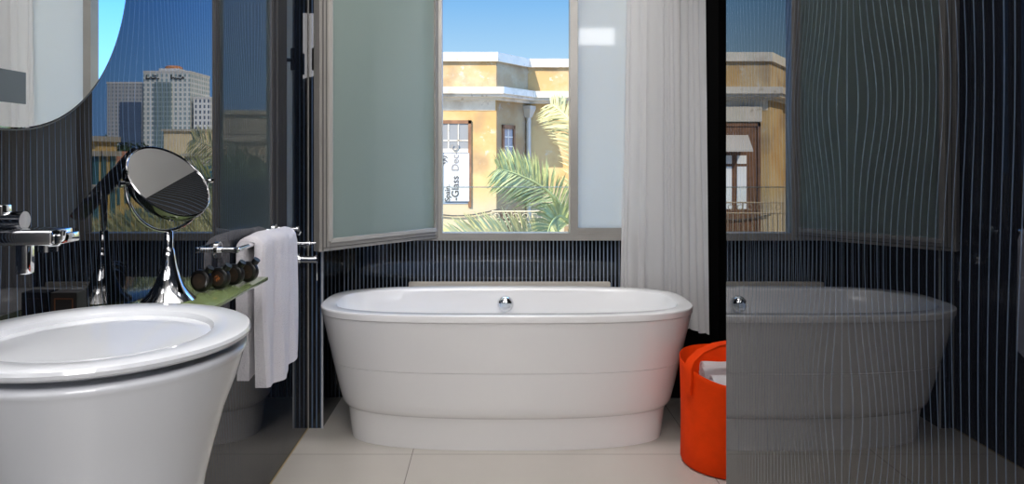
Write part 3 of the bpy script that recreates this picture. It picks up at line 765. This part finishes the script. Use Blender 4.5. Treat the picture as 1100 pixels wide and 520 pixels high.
def house(lab, p0, p1, ytop, Y, m, dep=8, win=None, name='city_house'):
    x1, x0 = RX_(p0, Y), RX_(p1, Y); zt_ = PZ(ytop, Y)
    t = thing(name, lab, 'building', ((x0 + x1) / 2, Y + dep / 2, GZ))
    o = obj('wall', BX(((x0, Y, GZ), (x1, Y + dep, zt_))), m); rebase(o, t)
    o = obj('roof_slab', BX(((x0 - .2, Y - .3, zt_), (x1 + .2, Y + dep, zt_ + .25))), stone); rebase(o, t)
    if win and Y < 60:
        for f_, py_ in ((.3, 0), (.75, 0), (.3, 36), (.75, 36)):
            z = PZ(win[0][1] + py_, Y); yy = Y + dep * f_
            o = obj('window', BX(((x0 - .06, yy - dep * .11, z - .75), (x0 - .003, yy + dep * .11, z + .75))), mat('teal_window', (.06, .16, .18), .3)); rebase(o, t)
    if win:
        for (u, pyt, w, h_) in win:
            xc = x0 + (x1 - x0) * u; z = PZ(pyt, Y)
            o = obj('window', BX(((xc - w / 2, Y - .06, z - h_ / 2), (xc + w / 2, Y - .003, z + h_ / 2))), mat('teal_window', (.06, .16, .18), .3)); rebase(o, t)
    return t
cream = plaster('cream_render', (.80, .66, .42), (.84, .70, .48), (.78, .66, .48), .3, .15)
yel = plaster('yellow_render', (.72, .48, .16), (.78, .56, .24), (.70, .58, .38), .5, .4)
house('blank cream building below the towers in the reflection', 176, 218, 141, 90, cream)
t = house('yellow house with projecting ledges at the left of the reflected view', 84, 104, 152, 34, yel, 1.8, [(.2, 182, .55, 1.5), (.5, 182, .55, 1.5), (.8, 182, .55, 1.5), (.2, 218, .55, 1.5), (.5, 218, .55, 1.5), (.8, 218, .55, 1.5)])
xa, xb = RX_(104, 34), RX_(84, 34)
for py_ in (165, 201):
    o = obj('ledge', BX(((xa - .25, 33.7, PZ(py_, 34) - .12), (xb, 33.997, PZ(py_, 34) + .12)), ((xa - .25, 33.9, PZ(py_, 34) - .12), (xa - .003, 35.8, PZ(py_, 34) + .12))), stone); rebase(o, t)
t = house('low yellow house with a tiled roof behind the makeup mirror in the reflection', 106, 128, 186, 42, yel, 3, [(.3, 205, .8, 1.6), (.7, 205, .8, 1.6)])
xa, xb = RX_(128, 42), RX_(106, 42); zr = PZ(186, 42) + .25
o = obj('tiled_roof', loft([[Vector((x, 41.6, zr)), Vector((x, 45, zr)), Vector((x, 43.3, zr + 1.0))] for x in (xa, xb)]), mat('terracotta_tiles', (.42, .17, .08), .8, var=.3, vscale=4)); rebase(o, t)
house('pale flat roofed house beside the blank cream building', 128, 172, 162, 110, stone, 10, [(.2, 170, 2, 1.4), (.5, 170, 2, 1.4), (.8, 170, 2, 1.4)])
house('yellow house behind the palm fronds in the reflection', 136, 192, 205, 47, yel, 3, [(.2, 222, 1, 1.8), (.5, 222, 1, 1.8), (.8, 222, 1, 1.8)])
house('white terrace house low in the reflection', 198, 236, 168, 66, stone, 4, [(.3, 190, 1, 2), (.7, 190, 1, 2)])
tree(RX_(116, 52), 52, PZ(150, 52), 2.0, 'dark green tree in front of the towers', 3, 0)
tree(RX_(144, 64), 64, PZ(156, 64), 2.0, 'dark green tree below the office tower', 5, 0)
# things off to the right that the open casement mirrors
c0 = Vector((0, 3.8))
def DR(deg, dist): a = math.radians(deg); return (dist * math.cos(a), 3.8 + dist * math.sin(a))
x, y = DR(27.6, 22); tree(x, y, 1.5, 1.25, 'large dark tree far to the right, mirrored in the open casement', 9, 1)
def boxhouse(lab, deg, dist, w, d, top, m, bands=None):
    x, y = DR(deg, dist)
    t = thing('flat_roofed_house', lab, 'building', (x, y, GZ), math.radians(deg - 90))
    obj('wall', BX(((-w / 2, -d / 2, 0), (w / 2, d / 2, top - GZ))), m, t)
    obj('dark_storey', BX(((-w / 2 - .05, -d / 2 - .1, top - GZ - 5), (w / 2 + .05, -d / 2 - .01, top - GZ - 1.8))), mat('dark_band', (.03, .035, .04), .5), t)
    obj('roof_slab', BX(((-w / 2 - .3, -d / 2 - .4, top - GZ), (w / 2 + .3, d / 2, top - GZ + .4))), stone, t)
boxhouse('grey house with a dark top storey far to the right', 26, 72, 26, 10, 5.0, plaster('grey_render', (.45, .40, .34), (.55, .50, .42), (.4, .34, .28), .3))
boxhouse('tan house with a dark top storey behind the big dark tree', 25, 50, 6, 5, 2.2, plaster('tan_render', (.50, .40, .28), (.58, .48, .34), (.4, .34, .28), .3))

# ground outside
struct('ground', BX(((-80, 4.6, GZ - .3), (260, 320, GZ))), mat('dusty_street', (.42, .36, .27), .95, var=.3, vscale=.1))

# ------------------------------------------------------------------ sky, sun and added lights
w = bpy.data.worlds.new('sky'); bpy.context.scene.world = w; w.use_nodes = True
nt = w.node_tree; bg = nt.nodes['Background']
tc = nt.nodes.new('ShaderNodeTexCoord'); sx = nt.nodes.new('ShaderNodeSeparateXYZ'); rp = nt.nodes.new('ShaderNodeValToRGB')
nt.links.new(tc.outputs['Generated'], sx.inputs[0]); nt.links.new(sx.outputs['Z'], rp.inputs['Fac'])
e = rp.color_ramp.elements
e[0].position = 0.0; e[0].color = (.66, .80, .92, 1)
e[1].position = .75; e[1].color = (2.2, 2.5, 2.7, 1)
for p, c in ((.09, (.52, .78, .97, 1)), (.20, (.24, .53, .90, 1)), (.32, (.13, .34, .76, 1)), (.42, (.4, .7, 1.1, 1))):
    q_ = rp.color_ramp.elements.new(p); q_.color = c
mr = nt.nodes.new('ShaderNodeMapRange'); mr.inputs[1].default_value = .12; mr.inputs[2].default_value = .38
nt.links.new(sx.outputs['X'], mr.inputs[0])
tint = nt.nodes.new('ShaderNodeMix'); tint.data_type = 'RGBA'; tint.blend_type = 'MULTIPLY'; tint.inputs[7].default_value = (.95, 1.6, 2.7, 1)
nt.links.new(mr.outputs[0], tint.inputs[0]); nt.links.new(rp.outputs['Color'], tint.inputs[6])
nt.links.new(tint.outputs[2], bg.inputs['Color']); bg.inputs['Strength'].default_value = 1.0
def light(name, kind, loc, rot, energy, size=None, col=(1, 1, 1), sy=None):
    l = bpy.data.lights.new(name, kind); l.energy = energy; l.color = col
    if kind == 'AREA':
        l.size = size
        if sy: l.shape = 'RECTANGLE'; l.size_y = sy
    o = bpy.data.objects.new(name, l); C.objects.link(o); o.location = loc; o.rotation_euler = rot
    return o
s = Vector((-1, -1, 1.15))
sun = light('sun', 'SUN', (0, 0, 10), s.to_track_quat('Z', 'Y').to_euler(), 10.5, col=(1, .93, .82)); sun.data.angle = math.radians(.5)
light('overhead_fill', 'AREA', (.0, .1, ZC - .04), (math.radians(27), 0, 0), 20, 1.0, (1, .975, .97))  # unseen soft light added overhead to brighten the room
light('rear_fill', 'AREA', (.05, YF + .06, 2.35), (math.radians(66), 0, math.radians(6)), 70, 1.0, (1, .98, .995))  # unseen fill added behind the viewer to light basin and tub fronts
light('overhead_fill', 'AREA', (.1, 2.3, ZC - .04), (0, 0, 0), 26, .5, (1, .975, .97))  # unseen fill added above, in front of the tub
light('upward_fill', 'AREA', (-.15, 1.3, 2.7), (PI, 0, 0), 48, .5, (1, .975, .96))  # unseen upward light added to brighten the ceiling and its bounce
light('pane_band_light', 'AREA', (.90, .60, 2.377), (PI / 2, 0, 0), 2.6, .50, (1, 1, 1), .16)  # unseen panel added so the right pane reflects a bright band
for loc, en in (((-.1, .4, ZC - .45), 22), ((-.35, 2.0, ZC - .5), 9)):
    o = light('point_fill', 'POINT', loc, (0, 0, 0), en, col=(1, .97, .95)); o.data.shadow_soft_size = .14  # unseen point fills added, also brightening the ceiling

# ------------------------------------------------------------------ camera
cam = bpy.data.cameras.new('camera'); co = bpy.data.objects.new('camera', cam); C.objects.link(co)
co.location = (0, 0, H); co.rotation_euler = (PI / 2, 0, 0)
cam.sensor_width = 36; cam.lens = 36 * F / 1100; cam.shift_x = (550 - VX) / 1100; cam.shift_y = -(260 - VY) / 1100
cam.clip_start = .02; cam.clip_end = 1000
bpy.context.scene.camera = co
vs = bpy.context.scene.view_settings
vs.view_transform = 'Standard'; vs.look = 'None'; vs.exposure = 0; vs.gamma = 1
